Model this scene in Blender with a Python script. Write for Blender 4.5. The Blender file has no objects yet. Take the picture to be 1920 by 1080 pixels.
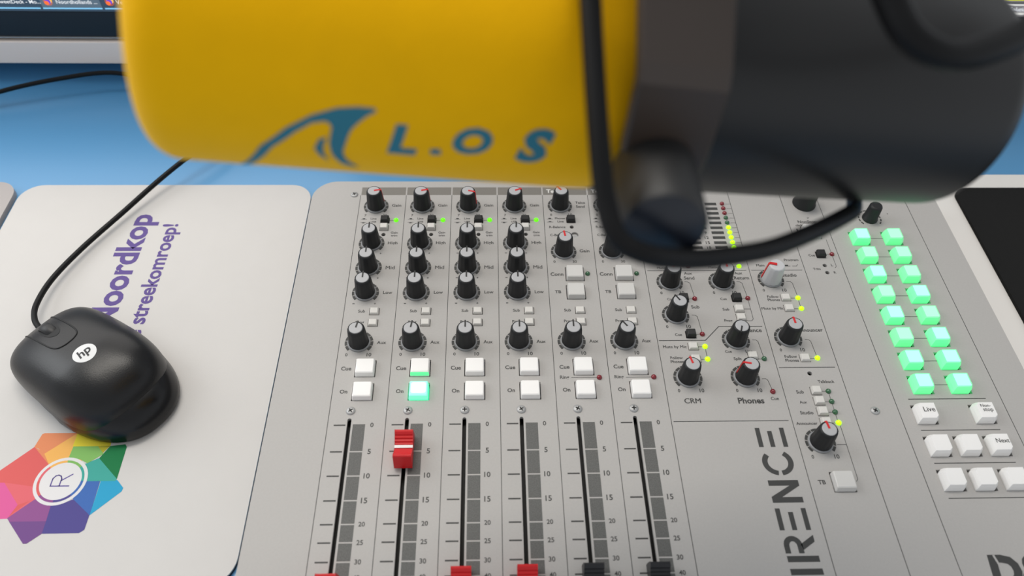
import bpy, bmesh, math, random
from mathutils import Vector, Matrix

# ------------------------------------------------------------------ camera, world, light, exposure
SC = bpy.context.scene
COL = SC.collection
MM = 0.001
PZ = 0.780                      # height of the console's top plate; the desk top is 30 mm lower
DESK = 0.750
rad = math.radians

cam_d = bpy.data.cameras.new('camera')
cam = bpy.data.objects.new('camera', cam_d)
COL.objects.link(cam)
cam_d.sensor_width = 36.0
cam_d.lens = 27.04
cam_d.clip_start = 0.01
cam_d.clip_end = 50
cam.matrix_world = (Matrix.Translation((0.08416, -0.19859, PZ + 0.35719))
                    @ Matrix.Rotation(rad(-2.73764), 4, 'Z') @ Matrix.Rotation(rad(39.10707), 4, 'X')
                    @ Matrix.Rotation(rad(1.86250), 4, 'Z'))
cam_d.dof.use_dof = True
cam_d.dof.focus_distance = 0.445
cam_d.dof.aperture_fstop = 8.0
SC.camera = cam

W = bpy.data.worlds.new('room_light')
SC.world = W
W.use_nodes = True
W.node_tree.nodes['Background'].inputs[0].default_value = (0.92, 0.96, 1.0, 1)
_n = W.node_tree.nodes
_l = W.node_tree.links
_tc0 = _n.new('ShaderNodeTexCoord')
_sx = _n.new('ShaderNodeSeparateXYZ')
_l.new(_tc0.outputs['Generated'], _sx.inputs[0])
_up = _n.new('ShaderNodeMapRange')            # added fill: brighter at low angles than overhead
_up.inputs['From Min'].default_value = -0.1
_up.inputs['From Max'].default_value = 0.7
_up.inputs['To Min'].default_value = 0.66
_up.inputs['To Max'].default_value = 0.42
_l.new(_sx.outputs['Z'], _up.inputs['Value'])
_fr = _n.new('ShaderNodeMapRange')            # front-to-back factor, even all round
_fr.inputs['From Min'].default_value = -0.9
_fr.inputs['From Max'].default_value = 0.1
_fr.inputs['To Min'].default_value = 1.0
_fr.inputs['To Max'].default_value = 1.0
_l.new(_sx.outputs['Y'], _fr.inputs['Value'])
_mu = _n.new('ShaderNodeMath')
_mu.operation = 'MULTIPLY'
_l.new(_up.outputs[0], _mu.inputs[0])
_l.new(_fr.outputs[0], _mu.inputs[1])
_l.new(_mu.outputs[0], W.node_tree.nodes['Background'].inputs[1])

SC.view_settings.view_transform = 'Standard'
SC.view_settings.look = 'None'
SC.view_settings.gamma = 1
SC.view_settings.use_curve_mapping = False
SC.view_settings.exposure = 0.25


def area(name, loc, target, size, energy, color):
    d = bpy.data.lights.new(name, 'AREA')
    d.shape = 'RECTANGLE'
    d.size, d.size_y = size
    d.energy = energy
    d.color = color
    o = bpy.data.objects.new(name, d)
    COL.objects.link(o)
    o.location = loc
    o.rotation_euler = (Vector(target) - Vector(loc)).to_track_quat('-Z', 'Y').to_euler()
    return o


area('window_light', (-1.6, 0.7, 1.9), (0.0, 0.1, 0.75), (1.2, 1.1), 13, (0.95, 0.98, 1.0))
area('ceiling_light', (-0.2, 0.75, 2.7), (-0.1, 0.1, 0.75), (1.3, 0.5), 17, (1.0, 0.95, 0.87))


# ------------------------------------------------------------------ materials
def lin(c):
    return tuple(((v / 255.0) / 12.92 if v / 255.0 <= 0.04045 else ((v / 255.0 + 0.055) / 1.055) ** 2.4) for v in c) + (1,)


def mat(name, c, rough=0.5, metal=0.0, spec=0.5, emit=None, estr=0.0, var=0.0, vscale=40.0, bump=0.0, bscale=400.0, coat=0.0, sss=0.0):
    m = bpy.data.materials.new(name)
    m.use_nodes = True
    nt = m.node_tree
    b = nt.nodes['Principled BSDF']
    b.inputs['Base Color'].default_value = lin(c)
    b.inputs['Roughness'].default_value = rough
    b.inputs['Metallic'].default_value = metal
    b.inputs['Specular IOR Level'].default_value = spec
    b.inputs['Coat Weight'].default_value = coat
    if sss:
        b.inputs['Subsurface Weight'].default_value = sss
        b.inputs['Subsurface Radius'].default_value = (0.004, 0.004, 0.004)
        b.inputs['Subsurface Scale'].default_value = 1.0
    if emit:
        b.inputs['Emission Color'].default_value = lin(emit)
        b.inputs['Emission Strength'].default_value = estr
    tc = nt.nodes.new('ShaderNodeTexCoord')
    if var:
        n = nt.nodes.new('ShaderNodeTexNoise')
        n.inputs['Scale'].default_value = vscale
        n.inputs['Detail'].default_value = 4
        nt.links.new(tc.outputs['Object'], n.inputs['Vector'])
        r = nt.nodes.new('ShaderNodeMapRange')
        r.inputs['To Min'].default_value = 1 - var
        r.inputs['To Max'].default_value = 1 + var
        nt.links.new(n.outputs['Fac'], r.inputs['Value'])
        mx = nt.nodes.new('ShaderNodeVectorMath')
        mx.operation = 'SCALE'
        mx.inputs[0].default_value = lin(c)[:3]
        nt.links.new(r.outputs[0], mx.inputs['Scale'])
        nt.links.new(mx.outputs[0], b.inputs['Base Color'])
    if bump:
        n2 = nt.nodes.new('ShaderNodeTexNoise')
        n2.inputs['Scale'].default_value = bscale
        n2.inputs['Detail'].default_value = 2
        nt.links.new(tc.outputs['Object'], n2.inputs['Vector'])
        bp = nt.nodes.new('ShaderNodeBump')
        bp.inputs['Strength'].default_value = bump
        bp.inputs['Distance'].default_value = 0.0004
        nt.links.new(n2.outputs['Fac'], bp.inputs['Height'])
        nt.links.new(bp.outputs[0], b.inputs['Normal'])
    return m


M = dict(
    desk=mat('blue_laminate', (90, 157, 207), 0.3, var=0.02, vscale=6, spec=0.8),
    panel=mat('grey_painted_metal', (176, 173, 170), 0.55, var=0.05, vscale=900, bump=0.12, bscale=1500),
    chassis=mat('console_shell', (120, 118, 116), 0.6),
    dark=mat('slot_black', (10, 10, 11), 0.6),
    ink=mat('dark_grey_ink', (58, 58, 57), 0.6),
    scale=mat('grey_scale_ink', (92, 92, 90), 0.6, var=0.75, vscale=2200),
    bar=mat('header_ink', (122, 118, 112), 0.6, var=0.1, vscale=1500),
    white_ink=mat('white_ink', (225, 224, 220), 0.6),
    knob=mat('knob_black', (26, 27, 29), 0.5, spec=0.4),
    knobcap=mat('knob_cap_grey', (176, 176, 178), 0.45),
    ring=mat('knob_skirt_grey', (140, 141, 143), 0.45),
    knobwhite=mat('knob_pale_grey', (196, 196, 198), 0.4),
    red=mat('pointer_red', (205, 28, 32), 0.4),
    blk=mat('plastic_black', (22, 22, 23), 0.45),
    key=mat('key_white', (243, 241, 239), 0.38, sss=0.15),
    keygrey=mat('key_pale_grey', (206, 204, 201), 0.42),
    keymini=mat('small_key_white', (214, 211, 206), 0.45),
    keyglow=mat('key_lit_green', (150, 235, 185), 0.35, emit=(80, 235, 130), estr=0.4, sss=0.15),
    keyglow2=mat('key_lit_green_bright', (150, 235, 185), 0.35, emit=(55, 245, 125), estr=0.56, sss=0.15),
    window=mat('key_hotspot_green', (190, 245, 220), 0.3, emit=(110, 250, 165), estr=0.38),  # bright centre of the backlit key, painted as its own emissive colour
    hotspot2=mat('key_hotspot_bright', (190, 245, 230), 0.3, emit=(110, 255, 200), estr=0.58),
    onglow=mat('on_key_lit', (180, 245, 220), 0.35, emit=(30, 245, 165), estr=0.75),
    onhotspot=mat('on_key_hotspot', (230, 255, 250), 0.3, emit=(120, 255, 225), estr=0.85),  # pale centre of the On key's glow, put into an emissive colour
    ledon=mat('led_lit_lime', (170, 240, 20), 0.3, emit=(165, 255, 0), estr=1.25),
    ledgreen=mat('led_lit_green', (90, 230, 20), 0.3, emit=(95, 245, 0), estr=1.0),
    ledoff=mat('led_unlit_green', (52, 98, 66), 0.15, coat=0.6),
    ledred=mat('led_unlit_red', (128, 18, 34), 0.15, coat=0.6),
    fred=mat('fader_red', (204, 28, 34), 0.4, spec=0.4),
    fblk=mat('fader_black', (24, 25, 29), 0.42),
    white=mat('white_plastic', (232, 230, 228), 0.4),
    steel=mat('screw_steel', (176, 176, 176), 0.5, metal=0.55),
    mat_w=mat('mat_white_cloth', (208, 205, 202), 0.85, var=0.02, vscale=60, bump=0.1, bscale=2500),
    mat_edge=mat('mat_black_rubber', (28, 34, 44), 0.8),
    purple=mat('print_purple', (96, 78, 142), 0.8),
    mouse=mat('mouse_black', (15, 15, 17), 0.33, bump=0.12, bscale=1400, spec=0.42),
    mouse_low=mat('mouse_gloss_black', (13, 13, 15), 0.25, spec=0.4),
    cord=mat('cord_black', (8, 8, 10), 0.5, spec=0.22),
    logo=mat('logo_silver', (222, 222, 222), 0.4),
    foam=mat('foam_yellow', (250, 186, 0), 0.8, var=0.05, vscale=120, bump=0.3, bscale=900, spec=0.12),
    foam_print=mat('foam_print_blue', (44, 118, 138), 0.8),
    micblk=mat('microphone_black', (27, 26, 26), 0.42, spec=0.4),
    yoke=mat('yoke_dark_grey', (62, 51, 44), 0.45, spec=0.5),
    mknob=mat('mic_knob_black', (36, 36, 37), 0.5),
    mknobend=mat('mic_knob_end', (22, 27, 38), 0.4),
    shelf=mat('shelf_white_laminate', (250, 236, 226), 0.5),
    bezel=mat('bezel_black', (20, 21, 24), 0.3),
    scr=mat('screen_glass', (10, 12, 16), 0.2, emit=(50, 66, 82), estr=1.0),
    tab=mat('screen_tab', (20, 25, 30), 0.3, emit=(80, 98, 112), estr=1.0),
    tabline=mat('screen_line', (20, 30, 40), 0.3, emit=(130, 200, 240), estr=1.0),
    scrtext=mat('screen_text', (40, 40, 40), 0.3, emit=(220, 225, 230), estr=1.0),
    ico_o=mat('icon_orange', (40, 20, 10), 0.3, emit=(250, 110, 40), estr=1.0),
    ico_y=mat('icon_yellow', (40, 30, 10), 0.3, emit=(250, 190, 60), estr=1.0),
    ico_p=mat('icon_purple', (20, 10, 30), 0.3, emit=(100, 60, 200), estr=1.0),
    ui_grey=mat('screen_grey', (20, 20, 20), 0.3, emit=(112, 110, 112), estr=1.0),
    ui_dark=mat('screen_dark_grey', (20, 20, 20), 0.3, emit=(70, 70, 72), estr=1.0),
    ui_white=mat('screen_white', (20, 20, 20), 0.3, emit=(210, 210, 206), estr=1.0),
    ui_yel=mat('screen_yellow', (20, 20, 10), 0.3, emit=(196, 200, 40), estr=1.0),
    page=mat('screen_page', (30, 30, 30), 0.3, emit=(244, 241, 238), estr=1.7),
    page_dim=mat('screen_page_grey', (30, 30, 30), 0.3, emit=(150, 152, 156), estr=0.8),
    board=mat('board_white', (236, 232, 227), 0.6),
    blackmat=mat('black_cloth', (30, 30, 30), 0.95, var=0.1, vscale=300, bump=0.2, bscale=2500, spec=0.2),
    greypanel=mat('grey_slab', (176, 170, 168), 0.6),
    floor=mat('grey_floor', (110, 110, 112), 0.7, var=0.05),
    wall=mat('white_wall', (214, 212, 208), 0.8),
    legm=mat('leg_grey', (120, 122, 124), 0.5),
)
PET = dict(red=(216, 94, 92), orange=(224, 138, 94), amber=(238, 178, 92), yellow=(226, 208, 50), lime=(128, 182, 96), olive=(178, 170, 40),
           green=(0, 116, 62), teal=(62, 164, 152), cyan=(38, 158, 200), blue=(60, 104, 176), indigo=(78, 70, 138), violet=(112, 72, 134),
           plum=(142, 80, 140), pink=(218, 92, 152), coral=(222, 102, 110), white=(224, 222, 222), purple=(92, 78, 150))
PM = {k: mat('print_' + k, v, 0.8) for k, v in PET.items()}


_b = M['foam'].node_tree.nodes['Principled BSDF']      # fuzzy nap of the foam
_b.inputs['Sheen Weight'].default_value = 0.45
_b.inputs['Sheen Roughness'].default_value = 0.4
_b.inputs['Sheen Tint'].default_value = lin((255, 225, 130))


# ------------------------------------------------------------------ mesh helpers (all lengths in millimetres)
class MB:
    def __init__(s):
        s.v = []; s.f = []; s.mi = []; s.sm = []; s.mats = []

    def midx(s, m):
        if m not in s.mats:
            s.mats.append(m)
        return s.mats.index(m)

    def add(s, vs, fs, m=None, smooth=False, T=None):
        o = len(s.v)
        for p in vs:
            p = Vector(p)
            s.v.append(T @ p if T is not None else p)
        k = s.midx(m)
        for f in fs:
            s.f.append([o + i for i in f]); s.mi.append(k); s.sm.append(smooth)
        return s

    def poly(s, pts, z0, z1, m=None, T=None):
        n = len(pts)
        a = sum(pts[i][0] * pts[(i + 1) % n][1] - pts[(i + 1) % n][0] * pts[i][1] for i in range(n))
        if a < 0:
            pts = pts[::-1]
        vs = [(x, y, z1) for x, y in pts] + [(x, y, z0) for x, y in pts]
        fs = [list(range(n)), list(range(2 * n - 1, n - 1, -1))]
        for i in range(n):
            j = (i + 1) % n
            fs.append([i, n + i, n + j, j])
        return s.add(vs, fs, m, False, T)

    def box(s, x0, x1, y0, y1, z0, z1, m=None, T=None):
        return s.poly([(x0, y0), (x1, y0), (x1, y1), (x0, y1)], z0, z1, m, T)

    def frustum(s, levels, m=None, T=None, smooth=False):
        """levels: list of (outline, z), all outlines the same length; caps both ends"""
        n = len(levels[0][0])
        vs = [(x, y, z) for ol, z in levels for x, y in ol]
        fs = [list(range(n - 1, -1, -1)), [(len(levels) - 1) * n + i for i in range(n)]]
        for k in range(len(levels) - 1):
            for i in range(n):
                j = (i + 1) % n
                fs.append([k * n + i, k * n + j, (k + 1) * n + j, (k + 1) * n + i])
        return s.add(vs, fs, m, smooth, T)

    def lathe(s, prof, n=32, m=None, T=None, smooth=True, cap=True):
        """prof: (radius, height) list around z"""
        vs = []; fs = []
        for r, z in prof:
            for i in range(n):
                a = 2 * math.pi * i / n
                vs.append((r * math.cos(a), r * math.sin(a), z))
        for k in range(len(prof) - 1):
            for i in range(n):
                j = (i + 1) % n
                fs.append([k * n + i, k * n + j, (k + 1) * n + j, (k + 1) * n + i])
        s.add(vs, fs, m, smooth, T)
        if cap:
            if prof[0][0] > 1e-4:
                s.add(vs[:n], [list(range(n - 1, -1, -1))], m, False, T)
            if prof[-1][0] > 1e-4:
                s.add(vs[-n:], [list(range(n))], m, False, T)
        return s

    def tube(s, pts, r, n=12, m=None, sub=8):
        P = [Vector(p) for p in pts]
        Q = []
        for i in range(len(P) - 1):
            p0 = P[max(i - 1, 0)]; p1 = P[i]; p2 = P[i + 1]; p3 = P[min(i + 2, len(P) - 1)]
            for k in range(sub):
                t = k / sub
                Q.append(0.5 * ((2 * p1) + (p2 - p0) * t + (2 * p0 - 5 * p1 + 4 * p2 - p3) * t * t + (3 * p1 - p0 - 3 * p2 + p3) * t ** 3))
        Q.append(P[-1])
        vs = []; fs = []
        up = None
        for i, c in enumerate(Q):
            d = (Q[min(i + 1, len(Q) - 1)] - Q[max(i - 1, 0)]).normalized()
            if up is None:
                up = d.orthogonal().normalized()
            up = (up - d * up.dot(d)).normalized()
            b = d.cross(up)
            for k in range(n):
                a = 2 * math.pi * k / n
                vs.append(c + (up * math.cos(a) + b * math.sin(a)) * r)
        L = len(Q)
        for i in range(L - 1):
            for k in range(n):
                j = (k + 1) % n
                fs.append([i * n + k, i * n + j, (i + 1) * n + j, (i + 1) * n + k])
        s.add(vs, fs, m, True)
        s.add(vs[:n], [list(range(n - 1, -1, -1))], m)
        s.add(vs[-n:], [list(range(n))], m)
        return s

    def mesh(s, name, m=None):
        me = bpy.data.meshes.new(name)
        me.from_pydata([p * MM for p in s.v], [], s.f)
        for x in s.mats:
            me.materials.append(m if x is None else x)
        me.polygons.foreach_set('material_index', s.mi)
        me.polygons.foreach_set('use_smooth', s.sm)
        me.validate()
        me.update()
        return me

    def build(s, name, m=None, parent=None, loc=None, rz=0.0):
        return link(name, s.mesh(name, m), parent, loc, rz)


def link(name, me, parent=None, loc=None, rz=0.0):
    o = bpy.data.objects.new(name, me)
    COL.objects.link(o)
    if parent is not None:
        o.parent = parent
    if loc is not None:
        o.location = Vector(loc) * MM
    if rz:
        o.rotation_euler = (0, 0, rz)
    return o


def empty(name, label, cat, loc, group=None):
    o = bpy.data.objects.new(name, None)
    COL.objects.link(o)
    o.empty_display_size = 0.02
    o.location = loc
    tag(o, label, cat, group)
    return o


def tag(o, label, cat, group=None):
    o['label'] = label
    o['category'] = cat
    if group:
        o['group'] = group
    return o


def bevel_obj(o, w, seg=2):
    b = o.modifiers.new('bevel', 'BEVEL')
    b.width = w * MM
    b.segments = seg
    b.limit_method = 'ANGLE'
    b.angle_limit = rad(35)
    return o


def rrect(x0, x1, y0, y1, r, n=8):
    pts = []
    rs = r if isinstance(r, (list, tuple)) else [r] * 4      # corners: x1y1, x0y1, x0y0, x1y0
    for (cx, cy, a0), q in zip(((x1, y1, 0), (x0, y1, 90), (x0, y0, 180), (x1, y0, 270)), rs):
        sx = -1 if cx == x1 else 1
        sy = -1 if cy == y1 else 1
        if q <= 0:
            pts.append((cx, cy)); continue
        for i in range(n + 1):
            a = rad(a0 + 90 * i / n)
            pts.append((cx + sx * q + q * math.cos(a), cy + sy * q + q * math.sin(a)))
    return pts


def circ(cx, cy, r, n=20):
    return [(cx + r * math.cos(2 * math.pi * i / n), cy + r * math.sin(2 * math.pi * i / n)) for i in range(n)]


def curve_mesh(cu):
    o = bpy.data.objects.new('tmp', cu)
    COL.objects.link(o)
    bpy.context.view_layer.update()
    dg = bpy.context.evaluated_depsgraph_get()
    me = bpy.data.meshes.new_from_object(o.evaluated_get(dg))
    bpy.data.objects.remove(o)
    bpy.data.curves.remove(cu)
    return me


def plate_mesh(outer, holes, half):
    cu = bpy.data.curves.new('plate', 'CURVE')
    cu.dimensions = '2D'
    cu.fill_mode = 'BOTH'
    cu.extrude = half
    for ol in [outer] + holes:
        sp = cu.splines.new('POLY')
        sp.points.add(len(ol) - 1)
        for p, (x, y) in zip(sp.points, ol):
            p.co = (x, y, 0, 1)
        sp.use_cyclic_u = True
    me = curve_mesh(cu)
    vs = [v.co.copy() for v in me.vertices]
    fs = [list(p.vertices) for p in me.polygons]
    bpy.data.meshes.remove(me)
    return vs, fs


_tc = {}


def text_geo(s, bold=0.0, shear=0.0):
    k = (s, bold, shear)
    if k not in _tc:
        cu = bpy.data.curves.new('t', 'FONT')
        cu.body = s
        cu.size = 1.0
        cu.offset = bold
        cu.shear = shear
        cu.resolution_u = 3
        cu.align_x = 'LEFT'
        me = curve_mesh(cu)
        vs = [v.co.copy() for v in me.vertices]
        fs = [list(p.vertices) for p in me.polygons]
        bpy.data.meshes.remove(me)
        x0 = min(v.x for v in vs); x1 = max(v.x for v in vs)
        y0 = min(v.y for v in vs); y1 = max(v.y for v in vs)
        _tc[k] = (vs, fs, x0, x1, y0, y1)
    return _tc[k]


def text(mb, s, xc, yc, w, z=0.06, m=None, bold=0.018, shear=0.0, rot=0.0, hs=1.0, wrap=None):
    """word s centred on xc, yc and w mm wide"""
    vs, fs, x0, x1, y0, y1 = text_geo(s, bold, shear)
    k = w / (x1 - x0)
    c, n = math.cos(rot), math.sin(rot)
    out = []
    for v in vs:
        x = (v.x - (x0 + x1) / 2) * k
        y = (v.y - (y0 + y1) / 2) * k * hs
        p = (xc + c * x - n * y, yc + n * x + c * y, z)
        out.append(p)
    if wrap:
        bm = bmesh.new()
        bv = [bm.verts.new(p) for p in out]
        for f in fs:
            try:
                bm.faces.new([bv[i] for i in f])
            except ValueError:
                pass
        bmesh.ops.subdivide_edges(bm, edges=bm.edges[:], cuts=3, use_grid_fill=True)
        bm.verts.index_update()
        out = [wrap(*v.co) for v in bm.verts]
        fs = [[v.index for v in f.verts] for f in bm.faces]
        bm.free()
    mb.add(out, fs, m)


def seg(mb, pts, w=0.28, z0=0.0, z1=0.05, m=None):
    for (x0, y0), (x1, y1) in zip(pts[:-1], pts[1:]):
        d = Vector((x1 - x0, y1 - y0))
        L = d.length
        if L < 1e-6:
            continue
        d /= L
        n = Vector((-d.y, d.x)) * w / 2
        e = d * w * 0.4
        mb.poly([(x0 - e.x + n.x, y0 - e.y + n.y), (x0 - e.x - n.x, y0 - e.y - n.y),
                 (x1 + e.x - n.x, y1 + e.y - n.y), (x1 + e.x + n.x, y1 + e.y + n.y)], z0, z1, m)


# ------------------------------------------------------------------ room and desk
fl = MB().box(-2500, 2500, -2500, 2500, -20, 0).build('floor', M['floor'])
fl['kind'] = 'structure'
wl = MB().box(-2500, 2500, 2500, 2600, -20, 2800).build('wall_back', M['wall'])
wl['kind'] = 'structure'

desk = empty('desk', 'bright blue laminate desk top under the mixing console and mats', 'desk', (0, 0, 0))
top = MB().poly(rrect(-900, 1100, -420, 700, 20), 725, 750).build('tabletop', M['desk'], desk)
bevel_obj(top, 2)
for x in (-840, 1040):
    for y in (-360, 640):
        MB().box(x - 25, x + 25, y - 25, y + 25, 0, 725).build('leg', M['legm'], desk)

# ------------------------------------------------------------------ mixing console
CON = empty('mixing_console', 'light grey broadcast mixing console with black knobs, red and black faders and lit green keys',
            'mixer', (0, 0, DESK))
ZP = 30.0                       # plate height above the console's base, mm

X0, X1, Y0, Y1 = -31.8, 383.6, -190.0, 184.0
STRIP = [30.0 * i for i in range(7)]
L7, L8, L9, L10 = 244.3, 278.95, 303.4, 362.4
holes = []


def hole(o):
    holes.append(o)


for i in range(6):
    hole(rrect(STRIP[i] + 10.0, STRIP[i] + 12.1, -108, 4.0, 1.0, 4))

shell = MB().poly(rrect(X0 + 1, X1 - 1, Y0 + 1, Y1 - 1, [3, 14, 3, 3]), 0.5, ZP - 7).build('shell', M['chassis'], CON)
rim = MB()
vs, fs = plate_mesh(rrect(X0 + 0.4, X1 - 0.4, Y0 + 0.4, Y1 - 0.4, [3, 15, 3, 3]), [rrect(X0 + 4, X1 - 4, Y0 + 4, Y1 - 4, [2, 12, 2, 2])], 2.3)
rim.add([v + Vector((0, 0, ZP - 4.7)) for v in vs], fs)
rim.build('rim', M['panel'], CON)

KNOBS = []      # x, y, angle (clockwise from away), kind
LEDS = []       # x, y, material
SMALL = []      # x, y (front-left base corner), material, height
WIDE = []       # x, y front-left, material, kind
KEYS = []
TX = MB()       # lettering
LN = MB()       # printed lines
DIALS = []      # one ring of marks per knob
FS = [MB() for i in range(6)]       # fader scales
DI = LN
SCREWS = []
TRIMS = []


DM = MB()


def t(s, xc, yc, w, bold=0.018, hs=1.0):
    if 'M' in s:                # this glyph closes up when thickened, so set it twice, slightly apart
        for k in (-1, 0, 1):
            text(TX, s, xc + k * (0.012 * w / len(s) + bold * 2.0), yc, w, z=0.06 + 0.004 * k, bold=0.0, hs=hs)
    else:
        text(TX, s, xc, yc, w, bold=bold, hs=hs)


def dial(px, py, r0=6.6, r1=8.0, kind='thick'):
    """broken ring of arc marks round a knob"""
    DIALS.append((px, py))
    if len(DIALS) > 1:
        return
    cx = cy = 0
    for k in range(10):
        a0 = 225 - 27 * k - 1.5
        a1 = 225 - 27 * (k + 1) + 1.5
        n = 4
        pts = [(cx + r1 * math.cos(rad(a0 + (a1 - a0) * i / n)), cy + r1 * math.sin(rad(a0 + (a1 - a0) * i / n))) for i in range(n + 1)]
        pts += [(cx + r0 * math.cos(rad(a1 + (a0 - a1) * i / n)), cy + r0 * math.sin(rad(a1 + (a0 - a1) * i / n))) for i in range(n + 1)]
        DM.poly(pts, 0, 0.05)


def knob(x, y, ang, kind='black', lo=None, hi=None):
    KNOBS.append((x, y, ang, kind))
    dial(x, y)
    if lo:
        t(lo, x - 6.2, y - 8.2, 1.3 if len(lo) == 1 else 2.4, hs=1.0)
    if hi:
        t(hi, x + 6.3, y - 8.2, 1.3 if len(hi) == 1 else 2.6)


GA = [78, 76, 104, 66]
AUXA = [10, 8, 0, 0, 0, -35]
for i in range(6):
    s = STRIP[i]
    # header bar
    LN.box(s + 0.4, s + 29.5, 171.0, 178.2, 0, 0.05, M['bar'])
    if i < 4:
        knob(s + 11.1, 160.4, GA[i], 'red', '7', '30')
        t('Gain', s + 24.3, 161.3, 6.0)
        t('Line', s + 10.4, 149.3, 3.8); t('USB', s + 10.6, 146.5, 3.4)
        seg(LN, [(s + 2.4, 148.7), (s + 6.0, 148.7)], .25); LN.box(s + 3.4, s + 5, 148.8, 149.7, 0, .05)
        seg(LN, [(s + 2.4, 146.0), (s + 6.0, 146.0)], .25); LN.box(s + 3.4, s + 5, 145.2, 146.0, 0, .05)
        SMALL.append((s + 15.2, 145.4, 'blk', 3.0))
        SMALL.append((s + 15.1, 138.9, 'keymini', 2.6))
        seg(LN, [(s + 20.2, 147.6), (s + 23.4, 147.6)])
        LEDS.append((s + 24.9, 147.7, 'ledgreen'))
        TRIMS.append((s + 17.8, 135.4))
        t('Gain', s + 24.5, 137.0, 4.4); t('trim', s + 24.6, 134.4, 4.0)
        for y, nm, w in ((127.7, 'High', 6.0), (107.8, 'Mid', 5.4), (88.3, 'Low', 5.4)):
            knob(s + 11.1, y, 3 if (i == 3 and nm == 'High') else 0, 'line', '-', '+')
            t(nm, s + 24.2, y + 0.1, w)
    else:
        t_ang = -35 if i == 4 else -10
        knob(s + 11.0, 160.7, t_ang, 'red', '0', '10')
        t('Telco', s + 24.6, 163.6, 6.6); t('Send', s + 24.4, 160.0, 5.8)
        text(TX, 'Telco %d' % (i - 3), s + 9.5, 174.5, 13.5, m=M['white_ink'], z=0.1, bold=0.03)
        t('Phones', s + 10.4, 149.3, 6.6); t('Line', s + 10.6, 146.5, 4.0)
        seg(LN, [(s + 1.9, 148.7), (s + 5.8, 148.7)], .25); LN.box(s + 2.9, s + 4.6, 148.8, 149.7, 0, .05)
        seg(LN, [(s + 1.9, 146.0), (s + 5.8, 146.0)], .25); LN.box(s + 2.9, s + 4.6, 146.0, 146.7, 0, .05)
        SMALL.append((s + 14.7, 145.5, 'blk', 3.0))
        TRIMS.append((s + 17.5, 141.6))
        TRIMS.append((s + 18.9, 134.6, 2.4))
        t('R-Balance', s + 8.2, 141.6, 10.4); t('C-Balance', s + 8.4, 134.6, 10.4)
        knob(s + 10.9, 120.4, -8, 'red', '0', '30')
        t('Gain', s + 24.0, 121.0, 6.2)
        WIDE.append((s + 11.2, 96.9, 'keygrey')); WIDE.append((s + 10.9, 82.8, 'keygrey'))
        t('Conn', s + 5.6, 102.1, 7.8, .022); t('TB', s + 5.5, 88.3, 3.7, .022)
        LEDS.append((s + 24.3, 102.2, 'ledoff'))
        seg(LN, [(s + 9.2, 27.95), (s + 23.0, 27.95)], .3)
        t('Ring', s + 5.4, 28.0, 5.0)
        LEDS.append((s + 24.5, 27.9, 'ledred'))
    SMALL.append((s + 15.0, 71.9, 'keymini', 1.6))
    SMALL.append((s + 14.9, 63.6, 'keymini', 1.6))
    t('Sub', s + 10.2, 74.6, 4.0); t('Prog', s + 10.0, 66.3, 4.8)
    knob(s + 11.0, 52.3, AUXA[i], 'line', '0', '10')
    t('Aux', s + 23.6, 52.3, 5.2)
    cue = 'cue_lit' if i == 1 else 'key'
    WIDE.append((s + 11.0, 29.7, cue)); WIDE.append((s + 11.0, 14.8, 'on_lit' if i == 1 else 'key'))
    t('Cue', s + 5.8, 35.0, 5.6, .022); t('On', s + 6.0, 20.3, 4.1, .022)
    SCREWS.append((s + 11.1, 8.4))
    vals = [(0, 0), (5, -15.2), (10, -28.5), (15, -41.4), (20, -53.3), (25, -62.2), (30, -71.3), (40, -78.5), (50, -85.5), (60, -92.0)]
    for k, (n, y) in enumerate(vals):
        seg(LN, [(s + 3.5, y), (s + 9.0, y)], 0.75)
        t(str(n), s + 23.0, y, 1.7 if n < 10 else 3.1)
        yb = vals[k + 1][1] if k + 1 < len(vals) else -100
        FS[i].box(s + 13.1, s + 19.5, yb + 0.35, y - 0.35 if k else y + 0.5, 0, 0.05)

SCREWS += [(-4.2, 171.3), (290.6, 5.5)]
for x in STRIP:
    seg(LN, [(x, 170.6), (x, -185)], 0.32)
for x in (L7, L8, L9):
    seg(LN, [(x, 181), (x, -185)], 0.32)
seg(LN, [(L10, 181), (L10, -185)], 0.32)

# level meters
for k in range(11):
    y = 162.2 - 4.32 * k
    LEDS.append((238.6, y, 'ledred' if k < 3 else ('ledoff' if k < 5 else 'ledon')))
    LEDS.append((206.9, y, 'ledred' if k < 3 else ('ledoff' if k < 6 else 'ledgreen')))
    LN.box(226.9, 234.8, y - 1.15, y + 1.15, 0, 0.05)
    LN.box(211.0, 218.8, y - 1.15, y + 1.15, 0, 0.05)
    seg(LN, [(241.1, y), (244.2, y)], 0.22)
    t(['+6', '+3', '0', '-1', '-3', '-6', '9', '12', '15', '18', '24'][k], 222.9, y, 2.6 if k != 6 else 1.4)
LEDS += [(206.9, 108.1, 'ledred'), (238.5, 107.8, 'ledon')]
seg(LN, [(202.6, 108.1), (205.2, 108.1)], .25); seg(LN, [(234, 107.8), (236.8, 107.8)], .25)
t('Phones', 191.0, 109.6, 7.0); t('Mute', 190.0, 106.9, 5.0); t('Meter', 222.5, 107.2, 6.0)
seg(LN, [(181.4, 104.5), (242.3, 104.5)], .35)

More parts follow.
